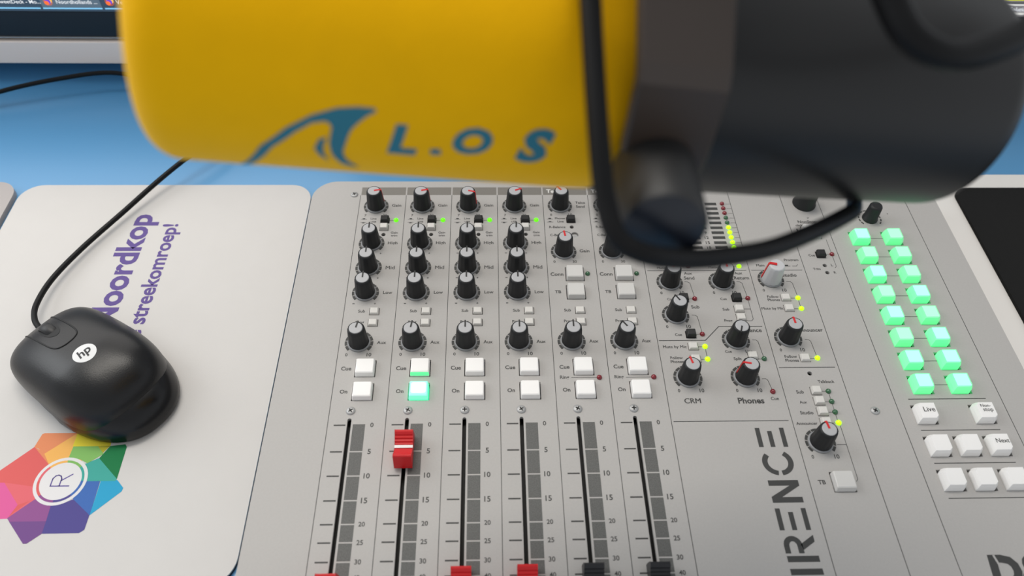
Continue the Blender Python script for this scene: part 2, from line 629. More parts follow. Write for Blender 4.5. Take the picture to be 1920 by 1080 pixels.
# aux send / return / sub / balance / CRM / phones
knob(193.6, 95.3, -18, 'red', '0', '10'); knob(225.3, 95.3, 2, 'red', '0', '10')
t('Aux', 205.9, 102.3, 5.0); t('Send', 206.0, 98.6, 6.4); t('Aux', 236.9, 102.3, 5.0); t('Return', 238.1, 98.5, 9.2)
seg(LN, [(202.8, 95.6), (204.6, 95.5), (205.8, 94.6), (206.7, 84.6)])
seg(LN, [(234.5, 95.5), (236.4, 95.4), (237.6, 94.4), (238.5, 84.6)])
SMALL.append((197.3, 80.3, 'blk', 3.2)); LEDS.append((206.6, 82.4, 'ledred')); seg(LN, [(202.3, 82.4), (205, 82.4)], .25)
t('Cue', 192.0, 82.3, 3.8); t('Cue', 223.9, 82.3, 3.8)
SMALL.append((229.1, 80.3, 'blk', 3.2)); LEDS.append((238.5, 82.5, 'ledred')); seg(LN, [(234.3, 82.5), (237, 82.5)], .25)
SMALL.append((229.0, 72.3, 'keymini', 2.0)); t('Sub', 223.8, 74.5, 3.9)
SMALL.append((229.0, 66.2, 'keymini', 1.6)); t('Prog', 223.6, 66.0, 4.7)
seg(LN, [(238.5, 80.5), (238.5, 67.3), (237.4, 66.0), (234.4, 66.0)]); seg(LN, [(234.6, 74.7), (238.5, 74.7)])
knob(193.3, 70.3, -30, 'line', '0', '10'); t('Sub', 205.9, 76.4, 4.9)
seg(LN, [(202.9, 70.4), (204.8, 70.3), (205.9, 69.2), (206.6, 58.6)])
SMALL.append((197.2, 54.1, 'blk', 3.2)); LEDS.append((206.5, 56.5, 'ledred')); seg(LN, [(202.4, 56.5), (205, 56.5)], .25); t('Cue', 192.7, 56.4, 4.0)
seg(LN, [(181, 52.3), (207.6, 52.3), (217.1, 62.0), (242.4, 62.0)], .45)
knob(225.1, 52.2, 200, 'line'); t('Balance', 235.8, 59.2, 11.5); t('Cue', 219.2, 44.5, 3.8); t('Line', 231.0, 44.6, 4.0)
SMALL.append((197.2, 45.7, 'keymini', 1.8)); LEDS.append((206.5, 47.9, 'ledon')); seg(LN, [(202.5, 47.9), (205, 47.9)], .3)
t('Mute by Mic', 189.3, 47.7, 13.4)
SMALL.append((197.2, 37.3, 'keymini', 1.8)); LEDS.append((206.4, 39.3, 'ledon')); seg(LN, [(202.5, 39.3), (205, 39.3)], .3)
seg(LN, [(206.5, 46), (206.5, 41)], .3)
t('Follow', 189.1, 40.5, 7.0); t('Phones', 189.1, 37.9, 7.4)
knob(193.3, 27.3, -12, 'red', '0', '10'); t('CRM', 193.4, 12.7, 8.8, .03)
knob(225.1, 27.1, -80, 'red', '0', '10'); t('Phones', 225.1, 12.5, 14.2, .03)
SMALL.append((229.9, 39.2, 'keymini', 1.8)); t('Split', 223.5, 39.3, 4.5)
LEDS.append((238.4, 39.3, 'ledoff')); seg(LN, [(235, 39.3), (237, 39.3)], .25)
seg(LN, [(234.6, 52.4), (236.6, 52.3), (237.6, 51.4), (238.4, 41.2)])
seg(LN, [(234.3, 26.3), (236.2, 26.3), (237.2, 25.4), (238.1, 19.8)])
LEDS.append((238.2, 17.9, 'ledred')); t('Cue', 238.3, 13.7, 4.4)
seg(LN, [(181.3, 0.2), (242.3, 0.2)], .4)

# studio / announcer / talkback
seg(LN, [(245.7, 104.6), (277.1, 104.6)], .4)
t('Program', 272.4, 112.6, 9.0); t('Main', 252, 108.6, 5.0); seg(LN, [(266.8, 107.9), (270.6, 107.9)], .3); LN.box(267.4, 269.4, 107.9, 108.9, 0, .05)
seg(LN, [(272, 107.9), (274.6, 107.9), (275.5, 109.2)], .3)
t('Studio', 268.1, 100.6, 9.0)
knob(255.9, 97.0, -75, 'white', '0', '10')
seg(LN, [(265.2, 95.5), (267.4, 95.4), (268.5, 94.2), (269.0, 84.6)])
SMALL.append((258.8, 80.5, 'keymini', 1.8)); LEDS.append((268.8, 82.6, 'ledon')); seg(LN, [(264.5, 82.6), (267.3, 82.6)], .3)
SMALL.append((258.9, 72.6, 'keymini', 1.8)); LEDS.append((268.8, 74.6, 'ledon')); seg(LN, [(264.5, 74.6), (267.3, 74.6)], .3)
seg(LN, [(268.8, 80.6), (268.8, 76.4)], .3)
t('Follow', 254, 83.8, 6.8); t('Phones', 254, 81.4, 7.4); t('Mute by Mic', 251.8, 74.7, 13.2)
knob(255.6, 53.5, -3, 'red', '0', '10'); t('Announcer', 269.6, 59.1, 15.2)
seg(LN, [(265.2, 52.4), (267.2, 52.2), (268.1, 51.2), (268.7, 41.4)])
SMALL.append((259.0, 37.3, 'keymini', 1.8)); LEDS.append((268.7, 39.5, 'ledon')); seg(LN, [(264.6, 39.4), (267.2, 39.4)], .3)
t('Follow', 253.9, 40.8, 7.0); t('Phones', 254.0, 38.2, 7.6)
seg(LN, [(245.6, 33.5), (276.9, 33.5)], .4)
TRIMS.append((261.7, 29.5))
t('Talkback', 269.3, 24.1, 9.2)
for k, (nm, w) in enumerate((('Sub', 4.1), ('Aux', 4.0), ('Studio', 7.1), ('Announcer', 11.4))):
    y = 17.8 - 6.45 * k
    t(nm, [253.1, 253.2, 253.4, 251.7][k], y - .1, w)
    SMALL.append((259.3, y - 2.0, 'keymini', 2.4))
    LEDS.append((268.7, y, 'ledon' if k == 3 else 'ledoff'))
    seg(LN, [(264.8, y), (267.1, y)], .25)
    if k < 3:
        seg(LN, [(268.7, y - 1.8), (268.7, y - 4.6)], .25)
knob(255.9, -12.7, -8, 'red', '0', '10')
seg(LN, [(264.2, -14.2), (269.2, -14.2)]); seg(LN, [(269.2, -3.2), (269.2, -33.4), (268.2, -34.6)])
WIDE.append((255.9, -40.0, 'keygrey')); t('TB', 250.5, -34.8, 3.8, .022)

# non-stop column
KNOBS.append((293.6, 162.5, 0, 'plain'))
t('>', 292.8, 149.2, 1.2); t('NonStop', 291.3, 145.4, 12.4); t('click', 285.2, 142.6, 4.6); t('cart', 298.6, 142.4, 4.0)
WIDE.append((285.9, 130.9, 'key'))
seg(LN, [(282.9, 139.0), (282.9, 134.0)], .8); DI.poly(circ(282.9, 131.8, .55, 10), 0, .05)
SMALL.append((289.5, 114.7, 'blk', 3.2)); t('Cue', 286.4, 116.7, 4.0)
LEDS.append((299.4, 117.3, 'ledred')); seg(LN, [(295, 117.3), (297.9, 117.3)], .25)
seg(LN, [(299.4, 130), (299.4, 119.2)], .25); seg(LN, [(299.4, 115.5), (299.4, 107.4), (298.3, 106.3)], .25)
TRIMS += [(292.4, 108.3), (292.4, 102.5)]
t('Trim', 286.6, 105.5, 4.6); t('L', 297.0, 108.6, 1.2); t('R', 297.1, 102.6, 1.4)

# lit key column
KNOBS.append((333.5, 148.6, 0, 'mini'))
MD = MB()
for k in range(12):
    a0 = 225 - 22.5 * k - 3; a1 = a0 - 16.5
    pts = [(333.5 + r * math.cos(rad(a)), 148.6 + r * math.sin(rad(a))) for r, a in
           ((7.6, a0), (7.6, (a0 + a1) / 2), (7.6, a1), (6.7, a1), (6.7, (a0 + a1) / 2), (6.7, a0))]
    MD.poly(pts, 0, 0.05)
DI.poly(circ(346.7, 152.9, .4, 8), 0, .05)
BR = [[1, 0], [0, 0], [1, 0], [0, 1], [1, 0], [0, 1], [1, 1], [1, 1]]
for k in range(8):
    y = 125.0 - 15.62 * k
    KEYS.append((315.3, y, 'lit2' if BR[k][0] else 'lit')); KEYS.append((336.4, y, 'lit2' if BR[k][1] else 'lit'))
    seg(LN, [(328.6, y + 5.8), (337.2, y + 5.8)], .3)
for y, x0, x1 in ((12.5, 311.4, 353.8), (-6.45, 311.5, 353.7), (-25.3, 311.5, 353.7), (-44.2, 311.7, 353.7)):
    seg(LN, [(x0, y), (x1, y)], .45)
KEYS += [(310.8, -2.9, 'Live'), (342.4, -2.9, 'Nonstop'), (310.8, -21.7, ''), (326.6, -21.7, ''), (342.4, -21.7, 'Next'),
         (310.8, -40.5, ''), (326.6, -40.5, ''), (342.4, -40.5, '')]

# big stencil lettering running up the plate (letters lie on their side)
BL = MB()


def st(pts):
    BL.poly(pts, 0, 0.06)


for y0, y1 in ((-15.1, -4.0), (-59.2, -48.2)):
    for x0, x1, d in ((223.3, 225.7, 0), (229.4, 231.8, 1.9), (236.1, 238.5, 0)):
        st([(x0, y0), (x1, y0), (x1, y1 - d), (x0, y1 - d)])


def arc(cx, cy, ro, ri, a0, a1, sy=1.0, n=14):
    pts = [(cx + ro * math.cos(rad(a0 + (a1 - a0) * i / n)), cy + sy * ro * math.sin(rad(a0 + (a1 - a0) * i / n))) for i in range(n + 1)]
    pts += [(cx + ri * math.cos(rad(a1 + (a0 - a1) * i / n)), cy + sy * ri * math.sin(rad(a1 + (a0 - a1) * i / n))) for i in range(n + 1)]
    for i in range(n):
        st([pts[i], pts[i + 1], pts[2 * n + 1 - i - 1], pts[2 * n + 1 - i]])


arc(230.9, -23.7, 8.0, 5.2, 136, 262, 0.9)
arc(230.9, -23.7, 8.0, 5.2, -82, 55, 0.9)
st([(223.3, -33.5), (238.6, -33.5), (238.6, -36.4), (223.3, -36.4)])
st([(223.3, -42.4), (238.6, -42.4), (238.6, -45.3), (223.3, -45.3)])
st([(238.6, -36.4), (238.6, -36.5), (228.6, -42.4), (223.3, -42.4), (223.3, -42.2), (233.6, -36.4)])
st([(223.5, -71.6), (238.7, -71.6), (238.7, -74.5), (223.5, -74.5)])
st([(223.5, -77.6), (238.8, -77.6), (238.8, -80.5), (223.5, -80.5)])
st([(223.5, -87.0), (238.8, -93.0), (238.8, -96.0), (223.5, -90.0)])
f_ = []
n = 16
for i in range(n + 1):
    a = rad(180 - 180 * i / n)
    f_.append((227.9 + 4.5 * math.cos(a), -66.6 + 4.6 * math.sin(a)))
g_ = []
for i in range(n + 1):
    a = rad(180 - 180 * i / n)
    g_.append((227.9 + 1.9 * math.cos(a), -66.9 + 2.3 * math.sin(a)))
for i in range(n):
    st([f_[i], f_[i + 1], g_[i + 1], g_[i]])
st([(223.4, -66.5), (226.0, -66.8), (226.0, -70.4), (223.4, -70.4)])
st([(229.8, -66.8), (232.4, -66.5), (232.4, -70.4), (229.8, -70.4)])
st([(231.6, -66.0), (238.6, -61.6), (238.6, -64.9), (232.4, -68.8)])

# maker's mark at the lower right
MK = MB()
text(MK, 'D&R', 337.5, -80.4, 41.0, z=0.06, bold=0.05, shear=0.12)
SL = MB()
seg(SL, [(322.0, -73.0), (325.0, -88.0)], 1.0, 0.0, 0.1)

# --- faceplate with every opening cut through it
for (x, y, k) in WIDE:
    hole([(x - 0.5, y - 0.35), (x + 11.0, y - 0.35), (x + 11.0, y + 10.6), (x - 0.5, y + 10.6)])
for (x, y, k) in KEYS:
    hole([(x - 0.12, y - 0.12), (x + 11.62, y - 0.12), (x + 11.62, y + 11.62), (x - 0.12, y + 11.62)])
for (x, y, k, h) in SMALL:
    hole([(x - 0.35, y - 0.3), (x + 5.55, y - 0.3), (x + 5.55, y + 4.9), (x - 0.35, y + 4.9)])
for tr in TRIMS:
    r = tr[2] if len(tr) > 2 else 1.35
    hole(circ(tr[0], tr[1], r, 16))
vs, fs = plate_mesh(rrect(X0, X1, Y0, Y1, [3, 16, 3, 3], 10), holes, 1.0)
fp = MB().add([v + Vector((0, 0, ZP - 1.0)) for v in vs], fs)
FP = fp.build('faceplate', M['panel'], CON)
FP['label'] = 'light grey painted top plate with fine speckle'
under = MB().box(X0 + 5, X1 - 5, Y0 + 5, Y1 - 5, ZP - 6.8, ZP - 5.2).build('circuit_tray', M['dark'], CON)
for mb, nm, mm in [(TX, 'lettering', M['ink']), (LN, 'printed_lines', M['ink']), (MD, 'dial_marks', M['ink']),
                   (BL, 'brand_lettering', M['ink']), (MK, 'maker_mark', M['ink']), (SL, 'maker_mark_stripe', M['panel'])] + [(f, 'fader_scale', M['scale']) for f in FS]:
    mb.build(nm, mm, FP, (0, 0, ZP))
dme = DM.mesh('dial_marks', M['ink'])
for (x, y) in DIALS:
    link('dial_marks', dme, FP, (x, y, ZP))

# --- parts standing on the plate
prof = [(6.3, 0.05), (6.35, 0.9), (5.5, 1.0), (5.45, 1.4), (5.3, 5.0), (4.75, 13.2), (4.35, 14.0), (3.9, 14.0)]


def knob_mesh(m, ribs=True):
    mb = MB()
    n = 48
    vs = []; fs = []
    pr = [(5.85, 0.05), (5.75, 1.2), (5.45, 5.0), (4.95, 11.5), (4.7, 13.3), (4.25, 14.0), (3.6, 14.0)]
    for k, (r, z) in enumerate(pr):
        for i in range(n):
            a = 2 * math.pi * i / n
            rr = r
            if ribs and 1 <= k <= 4:
                rr = r - (0.22 if (i % 4) in (0,) else 0.0)
            vs.append((rr * math.sin(a), rr * math.cos(a), z))
    for k in range(len(pr) - 1):
        for i in range(n):
            j = (i + 1) % n
            fs.append([k * n + j, k * n + i, (k + 1) * n + i, (k + 1) * n + j])
    mb.add(vs, fs, None, True)
    mb.add(vs[-n:], [list(range(n - 1, -1, -1))])
    return mb.mesh('knob', m)


KM = knob_mesh(M['knob'])
KMW = knob_mesh(M['knobwhite'])
skirt = MB().lathe([(5.9, 0.0), (6.45, 0.0), (6.5, 0.6), (6.2, 1.1), (5.7, 1.1)], 36, cap=False).mesh('skirt', M['ring'])
capm = MB().lathe([(3.75, 13.9), (3.7, 14.2), (3.3, 14.25)], 32).mesh('cap', M['knobcap'])


def pointer_mesh(m, side):
    mb = MB()
    hw = 0.42 if side == 3 else 0.55
    mb.box(-hw, hw, 0.2, 4.6, 14.1, 14.42)
    if side == 1:
        mb.frustum([([(-.35, 5.0), (.35, 5.0), (.35, 5.75), (-.35, 5.75)], 4.0), ([(-.35, 4.0), (.35, 4.0), (.35, 4.98), (-.35, 4.98)], 13.2),
                    ([(-.35, 3.8), (.35, 3.8), (.35, 4.6), (-.35, 4.6)], 14.3)])
    if side == 2:
        mb.frustum([([(-.8, 5.2), (.8, 5.2), (.8, 6.15), (-.8, 6.15)], 1.3), ([(-.8, 4.0), (.8, 4.0), (.8, 5.1), (-.8, 5.1)], 13.4),
                    ([(-.8, 3.6), (.8, 3.6), (.8, 4.4), (-.8, 4.4)], 14.5)])
        mb.box(-0.8, 0.8, 0.3, 4.4, 14.1, 14.6)
    if side == 3:
        mb.frustum([([(-.3, 4.2), (.3, 4.2), (.3, 5.15), (-.3, 5.15)], 10.5), ([(-.3, 3.8), (.3, 3.8), (.3, 4.9), (-.3, 4.9)], 14.4)])
    return mb.mesh('pointer', m)


PR = pointer_mesh(M['red'], 1)
PW = pointer_mesh(M['red'], 2)
PB = pointer_mesh(M['blk'], 3)
plainm = MB().lathe([(7.6, 0.0), (7.6, 1.0), (6.9, 2.0), (6.6, 14.0), (6.2, 15.5), (5.2, 16.0)], 40).mesh('knob', M['knob'])
minim = MB().lathe([(5.0, 0.0), (5.0, 0.8), (4.6, 1.0), (4.1, 11.0), (3.6, 12.0), (2.6, 12.1)], 36).mesh('knob', M['knob'])

for (x, y, a, kind) in KNOBS:
    if kind in ('plain', 'mini'):
        link('rotary_knob', plainm if kind == 'plain' else minim, CON, (x, y, ZP))
        continue
    o = link('rotary_knob', KMW if kind == 'white' else KM, CON, (x, y, ZP), -rad(a))
    if kind == 'white':
        o['label'] = 'pale grey knob with a wide red pointer'
    link('skirt', skirt, o)
    if kind != 'white':
        link('cap', capm, o)
    p = link('pointer', PB if kind == 'line' else (PW if kind == 'white' else PR), o)
    if kind != 'line':
        p['label'] = 'red pointer line'

ledm = {}
for k in ('ledon', 'ledgreen', 'ledoff', 'ledred'):
    ledm[k] = MB().lathe([(1.5, -1.0), (1.5, 0.3), (1.35, 0.9), (0.9, 1.35), (0.4, 1.55), (0.0, 1.6)], 18).mesh('indicator_led', M[k])
LL = dict(ledon='lit lime green light', ledgreen='lit green light', ledoff='unlit dark green light', ledred='unlit dark red light')
for (x, y, k) in LEDS:
    o = link('indicator_led', ledm[k], CON, (x, y, ZP))
    o['label'] = LL[k]

sm = {}
for (x, y, k, h) in SMALL:
    if (k, h) not in sm:
        mb = MB()
        b = [(0, 0), (5.2, 0), (5.2, 4.6), (0, 4.6)]
        tp = [(0.45, 0.35), (4.75, 0.35), (4.75, 4.35), (0.45, 4.35)]
        tp2 = [(0.75, 0.65), (4.45, 0.65), (4.45, 4.1), (0.75, 4.1)]
        mb.frustum([(b, -4.6), (b, h - 1.0 if k == 'blk' else h * 0.3), (tp, h - 0.25), (tp2, h)])
        sm[(k, h)] = mb.mesh('small_push_button', M[k])
    o = link('small_push_button', sm[(k, h)], CON, (x, y, ZP))
    if k == 'blk':
        o['label'] = 'black small push button'

wm = {}
for (x, y, k) in WIDE:
    if k not in wm:
        mb = MB()
        b = rrect(0, 10.5, 0, 10.0, 0.6, 3)
        c = rrect(0.35, 10.15, 0.7, 9.8, 0.7, 3)
        d = rrect(0.75, 9.75, 1.3, 9.5, 0.8, 3)
        h = 3.4
        mb.frustum([(b, -4.6), (b, 0.5), (c, h - 0.35), (d, h)])
        wm[k] = mb.mesh('channel_button', {'key': M['key'], 'keygrey': M['keygrey'], 'cue_lit': M['key'], 'on_lit': M['onglow']}[k])
    o = link('channel_button', wm[k], CON, (x, y, ZP))
    if k == 'on_lit':
        o['label'] = 'glowing turquoise push button'
        MB().poly(rrect(1.2, 9.3, 2.2, 9.0, 1.2, 4), 3.35, 3.5).build('glow_hotspot', M['onhotspot'], o)  # thin emissive patch added for the brighter middle of the glow
    if k == 'cue_lit':
        o['label'] = 'white push button with a green glow along its front edge'
        MB().add([(0.1, 0.02, 0.6), (10.4, 0.02, 0.6), (10.15, 0.66, 3.05), (0.35, 0.66, 3.05), (0.1, 0.3, 0.6), (10.4, 0.3, 0.6), (10.15, 0.9, 3.05), (0.35, 0.9, 3.05)],
                 [(0, 1, 2, 3), (7, 6, 5, 4), (0, 4, 5, 1), (3, 2, 6, 7), (0, 3, 7, 4), (1, 5, 6, 2)]).build('front_glow', M['keyglow2'], o)  # emissive slab added for the glow showing through the front face


def oct_(i, c0):
    """square outline inset by i whose back-left and front-right corners are cut"""
    a, b = i, 11.5 - i
    return [(a, a), (b - c0, a), (b, a + c0), (b, b), (a + c0, b), (a, b - c0)]


km = {}
for (x, y, k) in KEYS:
    lit = k in ('lit', 'lit2')
    kk = k if lit else 'white'
    if kk not in km:
        mb = MB()
        mb.frustum([(oct_(0, 2.1), -4.6), (oct_(0, 2.1), 1.0), (oct_(0.4, 2.1), 2.8), (oct_(1.25, 1.6), 4.9)])
        km[kk] = mb.mesh('key', {'lit': M['keyglow'], 'lit2': M['keyglow2'], 'white': M['key']}[kk])
        if lit:
            wb = MB().poly([(1.9, 2.0), (9.6, 2.0), (9.6, 9.6), (1.9, 9.6)], 4.95, 5.1)  # square patch added on top to paint the hotspot of the backlight
            km[kk + 'w'] = wb.mesh('glow_hotspot', M['hotspot2'] if kk == 'lit2' else M['window'])
    o = link('key', km[kk], CON, (x, y, ZP))
    if lit:
        o['label'] = 'glowing green key' if k == 'lit' else 'brightly glowing green key'
        link('glow_hotspot', km[kk + 'w'], o)
    elif k:
        mb = MB()
        if k == 'Nonstop':
            text(mb, 'Non-', 5.9, 8.3, 5.4, z=4.96, bold=.01)
            text(mb, 'stop', 6.4, 5.4, 5.4, z=4.96, bold=.01)
        else:
            text(mb, k, 6.4, 6.4, 6.2 if k == 'Live' else 7.0, z=4.96, bold=.01)
        mb.build('key_lettering', M['ink'], o)
        o['label'] = 'white key lettered ' + {'Live': 'Live', 'Nonstop': 'Non-stop', 'Next': 'Next'}[k]

scm = MB()
scm.lathe([(2.45, 0.0), (2.45, 0.25), (2.0, 0.75), (0.9, 0.85)], 24)
scm = scm.mesh('screw', M['steel'])
recm = MB()
for k in range(2):
    T = Matrix.Rotation(rad(35 + 90 * k), 4, 'Z')
    recm.box(-1.25, 1.25, -0.35, 0.35, 0.7, 0.9, T=T)
recm = recm.mesh('cross_recess', M['dark'])
for i, (x, y) in enumerate(SCREWS):
    o = link('screw', scm, CON, (x, y, ZP), i * 0.5)
    link('cross_recess', recm, o)
trm = MB().lathe([(1.2, -4.5), (1.2, -2.6), (0.4, -2.5)], 16).mesh('trimmer', M['blk'])
trg = MB().lathe([(2.3, -4.5), (2.3, -1.4), (2.0, -1.3)], 16); trg.box(-1.8, 1.8, -.3, .3, -1.35, -1.2)
trg = trg.mesh('trimmer', M['steel'])
for tr in TRIMS:
    link('trimmer', trg if len(tr) > 2 else trm, CON, (tr[0], tr[1], ZP), 0.5)

# fader caps
for i, c in enumerate((-87.5, -16.0, -85.0, -84.6, -84.4, -84.4)):
    s = STRIP[i] + 11.05
    prof = [(-9.2, 1.0), (-8.9, 4.0), (-7.6, 10.2), (-7.0, 10.8), (-6.2, 10.6)]
    k = -6.2
    # stepped ridges down into the waist and up again
    for a, z in ((-5.2, 9.6), (-5.0, 8.8), (-3.8, 8.5), (-3.6, 7.7), (-2.4, 7.5), (-2.2, 6.8), (-1.0, 6.6), (-0.9, 6.2)):
        prof.append((a, z))
    prof += [(-a, z) for a, z in prof[::-1]]
    n = len(prof)
    mb = MB()
    w = 4.55
    vs = [(-w, a, z) for a, z in prof] + [(w, a, z) for a, z in prof]
    fs = [list(range(n)), list(range(2 * n - 1, n - 1, -1))]
    for q in range(n):
        j = (q + 1) % n
        fs.append([j, n + j, n + q, q])
    mb.add(vs, fs)
    o = mb.build('fader_cap', M['fred'] if i < 4 else M['fblk'], CON, (s, c, ZP))
    bevel_obj(o, 0.3, 2)
    o['label'] = ('red' if i < 4 else 'black') + ' fader cap with a ridged grip'
    MB().box(-4.6, 4.6, -0.75, 0.75, 5.4, 6.75).build('centre_line', M['white'], o)
    MB().box(-0.6, 0.6, -4, 4, -5.0, 1.2).build('stem', M['blk'], o)

# ------------------------------------------------------------------ white mouse mat
MAT = empty('mouse_mat', 'white cloth mouse mat printed with purple lettering and a rainbow flower logo', 'mouse mat', (0, 0, DESK))
outl = rrect(-244.5, -41.2, -73.0, 209.4, 15, 8)
MB().poly(outl, 0.1, 2.0).build('rubber_base', M['mat_edge'], MAT)
MB().poly(outl, 2.0, 3.0).build('cloth_top', M['mat_w'], MAT)
lt = MB()


def tl(s, xb, yc, w, hs=1.0, bold=0.02):
    text(lt, s, xb, yc, w, z=3.06, rot=math.pi / 2, bold=bold, hs=hs)


tl('Regio Noordkop', -151.5, 103.0, 154.0, 1.0, .03)
tl('de streekomroep!', -130.6, 119.6, 102.5, 1.0, .025)
lt.build('printed_lettering', M['purple'], MAT)
lg = MB()
CX, CY = -142.2, -16.6


def pet(name, pts, z):
    lg.poly(pts, 3.0, 3.0 + z, PM[name])


pet('red', [(-176.5, -10.5), (-163.0, 3.6), (-151.6, -7.1), (-152.4, -25.4), (-162.4, -36.3), (-168, -36.5), (-177.5, -13.5)], .04)
pet('pink', [(-176, -17.0), (-171.1, -17.1), (-159.6, -29.5), (-162.2, -36.9), (-175.5, -37.2), (-176.5, -36)], .06)
pet('coral', [(-171.3, -17.0), (-152.0, -20.0), (-151.7, -26.4), (-159.6, -29.5)], .05)
pet('orange', [(-163.1, 3.6), (-161.6, 11.3), (-160.5, 11.9), (-142.6, 11.8), (-156.3, -0.6), (-160.6, 2.6)], .07)
pet('amber', [(-142.8, 11.6), (-156.3, -0.6), (-151.9, -6.5), (-142.0, -3.2), (-133.3, -8.2)], .06)
pet('yellow', [(-142.6, 11.8), (-142.6, 3.7), (-131.0, 3.6), (-122.4, 3.6), (-122.6, 5.6)], .08)
pet('amber', [(-142.6, 11.8), (-150.0, 5.0), (-148.0, -1.5), (-142.6, -2.2)], .07)
pet('green', [(-122.5, 3.6), (-114.6, 4.6), (-113.4, 3.0), (-113.2, -15.7), (-126.2, -3.6)], .09)
pet('olive', [(-122.6, 3.8), (-125.8, -1.5), (-129.5, -4.6), (-134, 3.6)], .08)
pet('lime', [(-142.2, 3.6), (-129.0, 3.6), (-124.6, -1.0), (-131.5, -6.5), (-135.9, -4.2), (-142.5, -3.1)], .1)
pet('teal', [(-126.2, -3.6), (-113.2, -15.7), (-113.6, -16.9), (-128.4, -16.8), (-131.4, -6.4)], .11)
pet('cyan', [(-121.3, -16.9), (-112.8, -16.3), (-108.4, -20.8), (-108.7, -22.8), (-121.1, -35.6)], .1)
pet('blue', [(-128.4, -16.8), (-121.6, -16.9), (-121.1, -35.6), (-132.5, -26.6), (-132, -20)], .12)
pet('indigo', [(-142.6, -29.7), (-137.2, -29.3), (-131.8, -26.6), (-121.2, -35.6), (-121.3, -43.2), (-123.4, -44.9), (-141.9, -45.0)], .11)
pet('plum', [(-151.7, -26.4), (-142.6, -29.4), (-142.0, -38.5), (-160.5, -38.5), (-162.2, -36.6)], .13)
pet('violet', [(-160.5, -38.5), (-142.0, -38.5), (-141.9, -45.0), (-147.6, -50.0), (-149.4, -50.0)], .12)
pet('orange', [(-163.2, 3.8), (-156, -0.2), (-149, -7), (-152, -9), (-162, 2)], .03)
pet('coral', [(-162.4, -36.6), (-150, -28), (-150, -23), (-160, -31)], .03)
pet('teal', [(-125.5, -3.0), (-134, -7.5), (-131, -10), (-125.5, -5)], .03)
lg.poly(circ(CX, CY, 13.6, 40), 3.0, 3.16, PM['white'])
n = 40
hues = ['teal', 'lime', 'amber', 'coral', 'red', 'plum', 'indigo', 'blue']
for i in range(n):
    a0, a1 = 2 * math.pi * i / n, 2 * math.pi * (i + 1) / n
    lg.poly([(CX + r * math.cos(a), CY + r * math.sin(a)) for r, a in ((11.9, a0), (11.9, a1), (10.6, a1), (10.6, a0))], 3.0, 3.2, PM[hues[(i * 8) // n]])
rl = [(-146.6, -19.4), (-137.0, -19.4)]
seg(lg, rl, .6, 3, 3.22, PM['purple'])
seg(lg, [(-146.6, -19.4), (-146.6, -15.2), (-145.6, -13.7), (-144.2, -13.2), (-142.8, -13.8), (-142.0, -15.2), (-142.0, -19.4)], .6, 3, 3.22, PM['purple'])
seg(lg, [(-142.0, -16.4), (-137.0, -12.8)], .6, 3, 3.22, PM['purple'])
lg.build('flower_logo', None, MAT)

# ------------------------------------------------------------------ computer mouse
ang = math.atan2(58, -84)
MS = empty('computer_mouse', 'black wired computer mouse lying on the white mouse mat', 'mouse', (-0.1410, 0.0465, DESK + 0.0031))
MS.rotation_euler = (0, 0, ang)
HL = 51.2


def prof_w(u):      # half width along the length, u from -1 (rear) to 1 (front)
    base = 31.0 - 1.4 * u - 1.5 * max(0, u) ** 2
    p = 3.0 if u < 0 else 3.0 + 4.0 * u
    return base * (1 - abs(u) ** p) ** (1 / 2.6)


def shell_h(u):
    hmax = 34.5 - 9.5 * max(0.0, u + 0.25) ** 1.35 - 5.0 * max(0.0, -u - 0.25) ** 1.6
    return hmax


def shell_pt(u, a, off=0.0):
    """u along, a from 0 (right edge) to pi (left edge)"""
    e = (1 - abs(u) ** 4.5) ** (1 / 2.6) if abs(u) < 1 else 0
    w = (prof_w(u) - 0.6) + off
    zb = 9.0
    c, s_ = math.cos(a), math.sin(a)
    y = w * math.copysign(abs(c) ** 0.72, c)
    z = zb + (shell_h(u) - zb) * e * (abs(s_) ** 0.86) + off
    return (u * (HL - 5.5) + 2.0, y, z)


def shell_z(x, y):
    u = max(-0.999, min(0.999, (x - 2.0) / (HL - 5.5)))
    w = prof_w(u) - 0.6
    c = min(1.0, abs(y) / w) ** (1 / 0.72)
    s_ = math.sqrt(max(0, 1 - c * c))
    e = (1 - abs(u) ** 4.5) ** (1 / 2.6)
    return 9.0 + (shell_h(u) - 9.0) * e * (s_ ** 0.86)


NU, NA = 56, 40
us = [-math.cos(math.pi * i / NU) for i in range(NU + 1)]
vs = []; fs = []
for u in us:
    for k in range(NA + 1):
        vs.append(shell_pt(max(-0.9999, min(0.9999, u)), math.pi * k / NA))
for i in range(NU):
    for k in range(NA):
        a = i * (NA + 1) + k
        fs.append([a, a + NA + 1, a + NA + 2, a + 1])
MB().add(vs, fs, None, True).build('top_shell', M['mouse'], MS)


def base_ol(k, dz):
    out = []
    for i in range(72):
        a = 2 * math.pi * i / 72
        c, s_ = math.cos(a), math.sin(a)
        x = math.copysign(abs(c) ** 0.8, c)
        u = x
        L = (HL - 6.5) if x > 0 else (HL + 2.5)
        wdt = 31.5 if x < 0 else 30.5 - 1.5 * x
        out.append((x * L * k, math.copysign(abs(s_) ** 0.86, s_) * wdt * k))
    return out


MB().frustum([(base_ol(0.93, 0), 0.0), (base_ol(0.985, 0), 1.2), (base_ol(1.0, 0), 3.0), (base_ol(0.992, 0), 6.0), (base_ol(0.965, 0), 9.5), (base_ol(0.92, 0), 13.0), (base_ol(0.86, 0), 16.0), (base_ol(0.74, 0), 19.0)], smooth=True).build('lower_body', M['mouse_low'], MS)
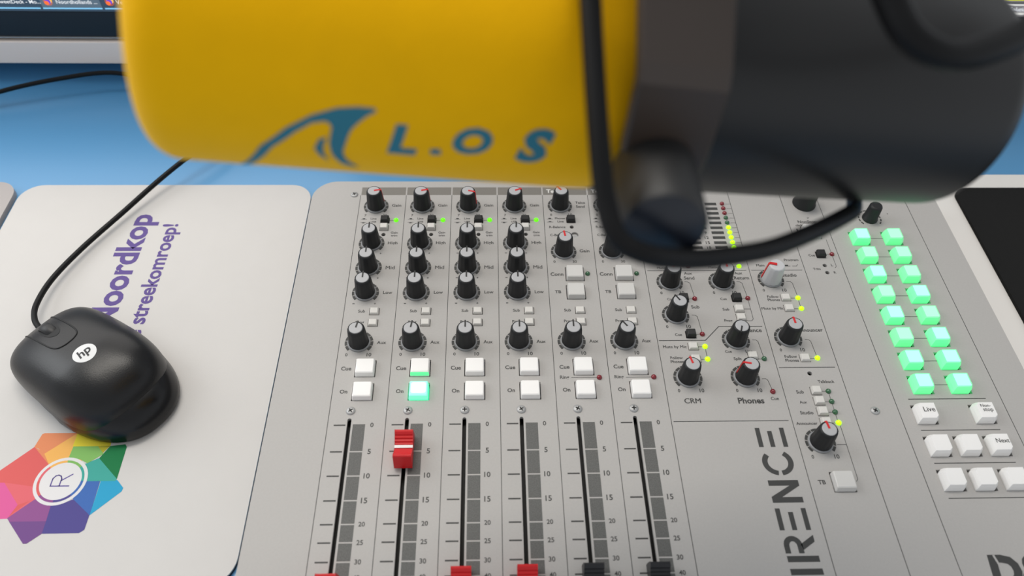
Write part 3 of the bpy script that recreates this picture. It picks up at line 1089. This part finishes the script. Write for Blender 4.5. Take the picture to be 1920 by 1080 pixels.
# groove round the wheel panel
gr = MB()
pth = []
for x, y in ((46.5, 8.4), (43, 8.4), (36, 8.4), (28, 8.4), (20, 8.3), (13, 7.8), (9, 6.2), (7.3, 3.0), (7, 0.0), (7.3, -3.0), (9, -6.2), (13, -7.8), (20, -8.3), (28, -8.4), (36, -8.4), (43, -8.4), (46.5, -8.4)):
    pth.append((x, y, shell_z(x, y) + 0.05))
gr.tube(pth, 0.45, 8, sub=4)
gr.build('panel_groove', M['dark'], MS)
wheel = MB()
zw = shell_z(28.5, 0)
T = Matrix.Translation((28.5, 0, zw - 6.9)) @ Matrix.Rotation(rad(90), 4, 'X')
wheel.lathe([(8.2, -3.2), (9.2, -2.6), (9.4, 0), (9.2, 2.6), (8.2, 3.2)], 40, T=T)
wheel.build('scroll_wheel', M['blk'], MS)
well = MB()
nn = 28
vs = [(28.5 + 9.5 * math.cos(2 * math.pi * i / nn), 4.6 * math.sin(2 * math.pi * i / nn)) for i in range(nn)]
well.add([(x, y, shell_z(x, y) + 0.12) for x, y in vs] + [(28.5, 0, shell_z(28.5, 0) + 0.15)], [[i, (i + 1) % nn, nn] for i in range(nn)], None, True)
well.build('wheel_well', M['dark'], MS)


def on_shell(off):
    def f(x, y, z):
        return (x, y, shell_z(x, y) + off)
    return f


lo = MB()
cx, cy = -8.0, 0.5
R8 = 6.3
vs = [(cx, cy, shell_z(cx, cy) + .1)]; fs = []
for q in (1, 2, 3):
    for i in range(32):
        a = 2 * math.pi * i / 32
        x, y = cx + R8 * q / 3 * math.cos(a), cy + R8 * q / 3 * math.sin(a)
        vs.append((x, y, shell_z(x, y) + .1))
for i in range(32):
    fs.append([0, 1 + i, 1 + (i + 1) % 32])
    for q in range(2):
        a = 1 + 32 * q
        fs.append([a + i, a + 32 + i, a + 32 + (i + 1) % 32, a + (i + 1) % 32])
lo.add(vs, fs, M['logo'], True)
text(lo, 'hp', cx, cy, 7.6, m=M['mouse'], bold=0.02, shear=0.22, rot=rad(-90), hs=1.0, wrap=on_shell(0.2))
lo.build('round_emblem', None, MS)
# cord: leaves the front, crosses the mat, passes behind the microphone and turns back to the left
cw = [(-172.0, 68.0, -17), (-181.0, 75.5, -17.5), (-188.5, 84.5, -18.5), (-192, 97, -19.5), (-190.5, 118, -21), (-181, 145, -22), (-163, 178, -21), (-146, 205, -18), (-130, 226, -15), (-112, 250, -14), (-103, 280, -16), (-112, 303, -19), (-140, 314, -19),
      (-178, 320, -17), (-215, 324, -14), (-250, 318, -15), (-290, 307, -18), (-330, 292, -24), (-380, 270, -28.2)]
Mi = (Matrix.Translation((-141.0, 46.5, -30 + 3.1)) @ Matrix.Rotation(ang, 4, 'Z')).inverted()
MB().tube([Mi @ Vector(p) for p in cw], 1.75, 10, sub=8).build('cord', M['cord'], MS)

# ------------------------------------------------------------------ microphone
A_ = Vector((0.945, -23.292, 253.163)); AX = Vector((.97469, .10568, -.19702)).normalized()
LY = Vector((0, 0, 1)).cross(AX).normalized(); LZ = AX.cross(LY)
RM = Matrix((AX, LY, LZ)).transposed().to_4x4()
MIC = empty('microphone', 'large black studio microphone with a yellow windscreen hanging over the mixing console', 'microphone', (0, 0, 0))
MIC.matrix_world = Matrix.Translation(Vector((0, 0, PZ)) + A_ * MM) @ RM
TX_ = Matrix.Rotation(rad(90), 4, 'Y')          # lathe axis z -> local x
pf = [(0.0, 0.0)]
for i in range(13):
    a = rad(90 * i / 12)
    pf.append((37.5 - 9.0 + 9.0 * math.sin(a), 9.0 * (1 - math.cos(a))))
pf += [(37.6, 60), (37.5, 110), (37.3, 116), (36.6, 117.2), (30, 117.3)]
WS = MB().lathe(pf, 96, T=TX_, cap=False).build('windscreen', M['foam'], MIC)
WS['label'] = 'yellow foam windscreen with a blue wave mark and letters'
RW = 37.72


def wrapc(s, ph, off=0.0):
    a = rad(ph)
    return (s, -(RW + off) * math.cos(a), (RW + off) * math.sin(a))


wp = MB()


def wpoly(pts):
    """fill a polygon given in (length, angle) and wrap it round the windscreen"""
    vs_, fs_ = plate_mesh([(x, y * 0.656) for x, y in pts], [], 0.0)
    bm = bmesh.new()
    bv = [bm.verts.new((v.x, v.y, 0)) for v in vs_]
    for f in fs_:
        try:
            bm.faces.new([bv[i] for i in f])
        except ValueError:
            pass
    bmesh.ops.subdivide_edges(bm, edges=bm.edges[:], cuts=2, use_grid_fill=True)
    bm.verts.index_update()
    wp.add([wrapc(v.co.x, v.co.y / 0.656) for v in bm.verts], [[v.index for v in f.verts] for f in bm.faces], None, True)
    bm.free()


wpoly([(22.5, -44), (28.4, -18.9), (34.3, -7.2), (39.9, -0.3), (45.5, 3.7), (50, 4.9), (54.0, 5.0), (54.4, 3.6), (52.4, 1.4), (50.6, -1.8), (49.2, -5), (48.5, -8.4), (47.6, -17.8), (48.0, -22), (49.1, -25.7), (52.1, -31.8),
       (49.6, -31), (47.6, -28.8), (45.8, -24), (44.9, -20.3), (44.2, -13.6), (44.4, -8), (44.6, -5.3), (44.0, -3.2), (42.8, -2.6), (40.0, -3.9), (36.6, -8.7), (31.2, -19.0), (25.1, -41)])
wpoly([(43.6, -10.2), (41.8, -11.8), (40.8, -17.6), (42.2, -23.0), (44.6, -26.5), (43.1, -20.8), (42.9, -15.5)])


def wrapt(x, y, z):
    return wrapc(x, y / 0.656)


for s_, xc, ph, w in (('L', 61.6, -8.9, 7.2), ('O', 78.2, -6.4, 9.8), ('S', 94.0, -6.3, 8.2)):
    text(wp, s_, xc, ph * 0.656, w, bold=0.055, shear=0.12, hs=1.0, wrap=wrapt)
wpoly([(68.3, -12.2), (70.8, -11.8), (71.3, -15.2), (68.7, -15.6)])
wp.build('printed_mark', M['foam_print'], WS)

pf = [(30, 116.5), (37.0, 117.4), (37.4, 118), (37.2, 121), (36.6, 125), (36.0, 150), (35.0, 200), (34.3, 228.5)]
for i in range(1, 9):
    a = rad(90 * i / 8)
    pf.append((34.3 - 9.6 + 9.6 * math.cos(a), 228.5 + 9.6 * math.sin(a)))
pf.append((0.0, 238.1))
MB().lathe(pf, 96, T=TX_, cap=False).build('body', M['micblk'], MIC)
# yoke: a flat band from the front pivot over the top to the rear pivot
yk = MB()
path = [(-41.5, -13), (-41.5, -6), (-41.5, 4), (-41.5, 22.5), (-40, 25), (-27, 43), (-23, 45.5), (-8, 46.5)]
path = path + [(-y, z) for y, z in path[::-1]]
vs = []; fs = []
for i, (y, z) in enumerate(path):
    p0 = path[max(i - 1, 0)]; p1 = path[min(i + 1, len(path) - 1)]
    d = Vector((p1[0] - p0[0], p1[1] - p0[1])).normalized()
    nrm = Vector((-d.y, d.x)) * 3.6
    sc_ = 125.2 - 0.16 * z
    hw = 11.6
    if i in (0, len(path) - 1):
        hw = 7.0
    if i in (1, len(path) - 2):
        hw = 10.4
    for (dx, k) in ((-hw, 0), (hw, 0), (hw, 1), (-hw, 1)):
        vs.append((sc_ + dx, y + nrm.x * k, z + nrm.y * k))
for i in range(len(path) - 1):
    for k in range(4):
        j = (k + 1) % 4
        fs.append([4 * i + k, 4 * i + j, 4 * i + 4 + j, 4 * i + 4 + k][::-1])
fs += [[0, 1, 2, 3], [4 * len(path) - 4 + k for k in (3, 2, 1, 0)]]
yk.add(vs, fs, None, False)
yo = yk.build('yoke', M['yoke'], MIC)
bevel_obj(yo, 1.2, 3)
for sgn in (-1, 1):
    p0 = Vector((124.0, sgn * 41.0, -3)); p1 = Vector((118.6 if sgn < 0 else 124, sgn * 68.5, 0.5))
    d = p1 - p0
    T = Matrix.Translation(p0) @ d.to_track_quat('Z', 'Y').to_matrix().to_4x4()
    L = d.length
    kb = MB()
    kb.lathe([(8.0, -4), (8.0, 3), (10.4, 3.5), (10.8, 5), (10.4, L - 2), (9.4, L - 0.3)], 48, T=T, cap=False)
    ko = kb.build('clamp_knob', M['mknob'], MIC)
    MB().lathe([(9.45, L - 0.5), (9.0, L), (0.0, L + 0.2)], 48, T=T, cap=False).build('knob_face', M['mknobend'], ko)
st_ = MB()
st_.tube([(118, 0, 49), (118, 0, 80), (122, 6, 130), (160, 60, 200), (230, 160, 260)], 8, 20, sub=8)
st_.build('mount_stem', M['yoke'], MIC)


# ------------------------------------------------------------------ cables of the microphone
C1 = [(106.4, -25.8, 276.7), (107.1, -38.8, 266.2), (107.6, -50.8, 257.8), (108.4, -66.2, 247.9), (109.8, -78.7, 239.0), (112.4, -85.6, 234.8), (119.0, -87.8, 232.0),
      (129.8, -83.5, 225.6), (142.3, -77.2, 219.6), (156.7, -68.6, 213.0), (174.4, -54.6, 204.4), (192.6, -37.0, 192.6), (204.8, -20.7, 179.0), (214.5, -1.5, 169.0), (222, 14, 165.5), (227, 27, 172)]
C1 = [(150, 60, 420), (118, 20, 330)] + C1
C2 = [(150, 60, 400), (158, -10, 310), (162.6, -35.7, 286.3), (165.8, -47.8, 276.6), (168.5, -53.9, 271.7), (171.8, -58.7, 268.0), (177.4, -60.7, 265.3), (184.2, -59.8, 263.7),
      (193.0, -56.1, 263.2), (202.7, -50.3, 263.1), (216.6, -40.3, 264.0), (232.9, -26.5, 265.6), (258, 10, 274), (268, 70, 310), (240, 130, 380), (225, 160, 420)]
c1 = MB().tube(C1, 2.55, 14).build('microphone_cable', M['cord'], None, (0, 0, PZ * 1000))
tag(c1, 'black cable hanging before the yellow windscreen and looping under the black knob', 'cable')
c2 = MB().tube(C2, 3.4, 14).build('microphone_cable', M['cord'], None, (0, 0, PZ * 1000))
tag(c2, 'thick black cable curling round the rear of the black microphone body', 'cable')

# ------------------------------------------------------------------ shelf and monitors at the back
SHF = empty('monitor_shelf', 'pale board shelf behind the mixing console carrying the monitors', 'shelf', (0, 0, DESK))
bevel_obj(MB().box(-780, 980, 333, 600, 18, 37.6).build('shelf_board', M['shelf'], SHF), 0.8)
for x in (-760, 100, 960):
    MB().box(x - 15, x + 15, 420, 590, 0.0, 18).build('support', M['shelf'], SHF)


def monitor(label, x0, x1, page):
    o = empty('computer_monitor', label, 'monitor', (0, 0, DESK))
    zb, zt = 39.0, 380.0
    cs = MB().box(x0, x1, 338, 372, zb, zt).build('casing', M['bezel'], o)
    bevel_obj(cs, 1.2)
    fr = MB()
    fr.box(x0 + 1, x1 - 1, 335.6, 338, zb + 1.2, 61.6)
    fr.box(x0 + 1, x1 - 1, 335.6, 338, zt - 16, zt - 1)
    fr.box(x0 + 1, x0 + 16, 335.6, 338, 61.6, zt - 16)
    fr.box(x1 - 16, x1 - 1, 335.6, 338, 61.6, zt - 16)
    fr.build('bezel', M['bezel'], o)
    MB().box(x0 + 4, x1 - 4, 334.6, 336, zb + 0.9, zb + 1.7).build('bezel_trim', M['steel'], o)
    sc = MB().box(x0 + 16, x1 - 16, 336.6, 338, 61.6, zt - 16).build('screen', M['scr'], o)
    MB().box(x0 + 20, x1 - 20, 336.4, 336.6, 95, zt - 24).build('open_window', M[page], sc)
    xm = (x0 + x1) / 2
    st2 = MB().box(xm - 40, xm + 40, 372, 400, 37.7, 200)
    st2.box(xm - 110, xm + 110, 372, 540, 37.7, 42)
    st2.build('stand', M['bezel'], o)
    return o, sc


def up(x, z, y=336.4):
    return (x, y, z)


def srect(mb, x0, x1, z0, z1, m, y=336.5):
    mb.box(x0, x1, y - 0.06, y, z0, z1, m)


def stext(mb, s, xc, zc, w, m, bold=0.01):
    text(mb, s, xc, zc, w, m=m, bold=bold, wrap=lambda x, y, z: (x, 336.2, y))


mo, sc = monitor('left computer monitor, a strip of its dark taskbar visible beside the yellow windscreen', -560, -20, 'page')
ui = MB()
srect(ui, -544, -36, 61.7, 75.0, M['scr'])
for x0, x1, k in ((-318, -251.2, 0), (-249.4, -205.5, 1), (-203.6, -160, 0), (-158, -110, 0)):
    srect(ui, x0, x1, 64.9, 75.0, M['tab'] if k else M['scr'], 336.42)
    srect(ui, x0, x1, 63.7, 64.7, M['tabline'], 336.42)


def icon(x, z):
    for r, dx, dz, m, y in ((3.4, 0, 0, 'ico_o', 336.36), (2.6, .7, 1.2, 'ico_y', 336.32), (2.1, 0, .1, 'ico_p', 336.28), (1.7, -1.2, -1.1, 'ico_o', 336.25)):
        ui.add([(x + dx + r * math.cos(2 * math.pi * i / 20), y, z + dz + r * math.sin(2 * math.pi * i / 20)) for i in range(20)], [list(range(20))], M[m])


icon(-243.6, 69.8); icon(-198.3, 69.8)
stext(ui, 'TweetDeck - Mo...', -265.5, 69.6, 32.5, M['scrtext'])
stext(ui, 'Noordhollands ...', -222.6, 69.6, 30.0, M['scrtext'])
stext(ui, 'Verk...', -187, 69.6, 13.0, M['scrtext'])
ui.build('taskbar', None, sc)

mo2, sc2 = monitor('right computer monitor, only a corner of its screen showing past the microphone', 20, 600, 'page_dim')
ui = MB()
srect(ui, 400, 584, 61.7, 85.0, M['ui_grey'])
srect(ui, 400, 584, 63.4, 65.6, M['ui_white'], 336.42)
srect(ui, 400, 584, 71.5, 72.8, M['ui_white'], 336.42)
srect(ui, 400, 584, 72.8, 74.5, M['ui_dark'], 336.42)
srect(ui, 400, 584, 75.8, 78.5, M['ui_yel'], 336.42)
stext(ui, 'Solution', 496.3, 68.5, 15.5, M['scrtext'])
ui.build('toolbar', None, sc2)

# ------------------------------------------------------------------ things either side of the console
WB = empty('white_board', 'flat white board lying right of the console under the black cloth', 'board', (0, 0, DESK))
bevel_obj(MB().poly(rrect(386.5, 760, -260, 219.4, [6, 6, 6, 6]), 0.1, 4.0).build('board_panel', M['board'], WB), 0.8)
BP = MB().poly(rrect(420.5, 735, -240, 202.3, 9), 4.1, 6.6).build('cloth_mat', M['blackmat'], None, (0, 0, DESK * 1000))
tag(BP, 'black cloth mat with rounded corner and dust specks on the white board', 'mat')
GP = MB().poly(rrect(-640, -247.5, -250, 211.0, 14), 0.1, 4.5).build('grey_slab', M['greypanel'], None, (0, 0, DESK * 1000))
tag(GP, 'pale grey slab with rounded corner left of the white mouse mat', 'slab')
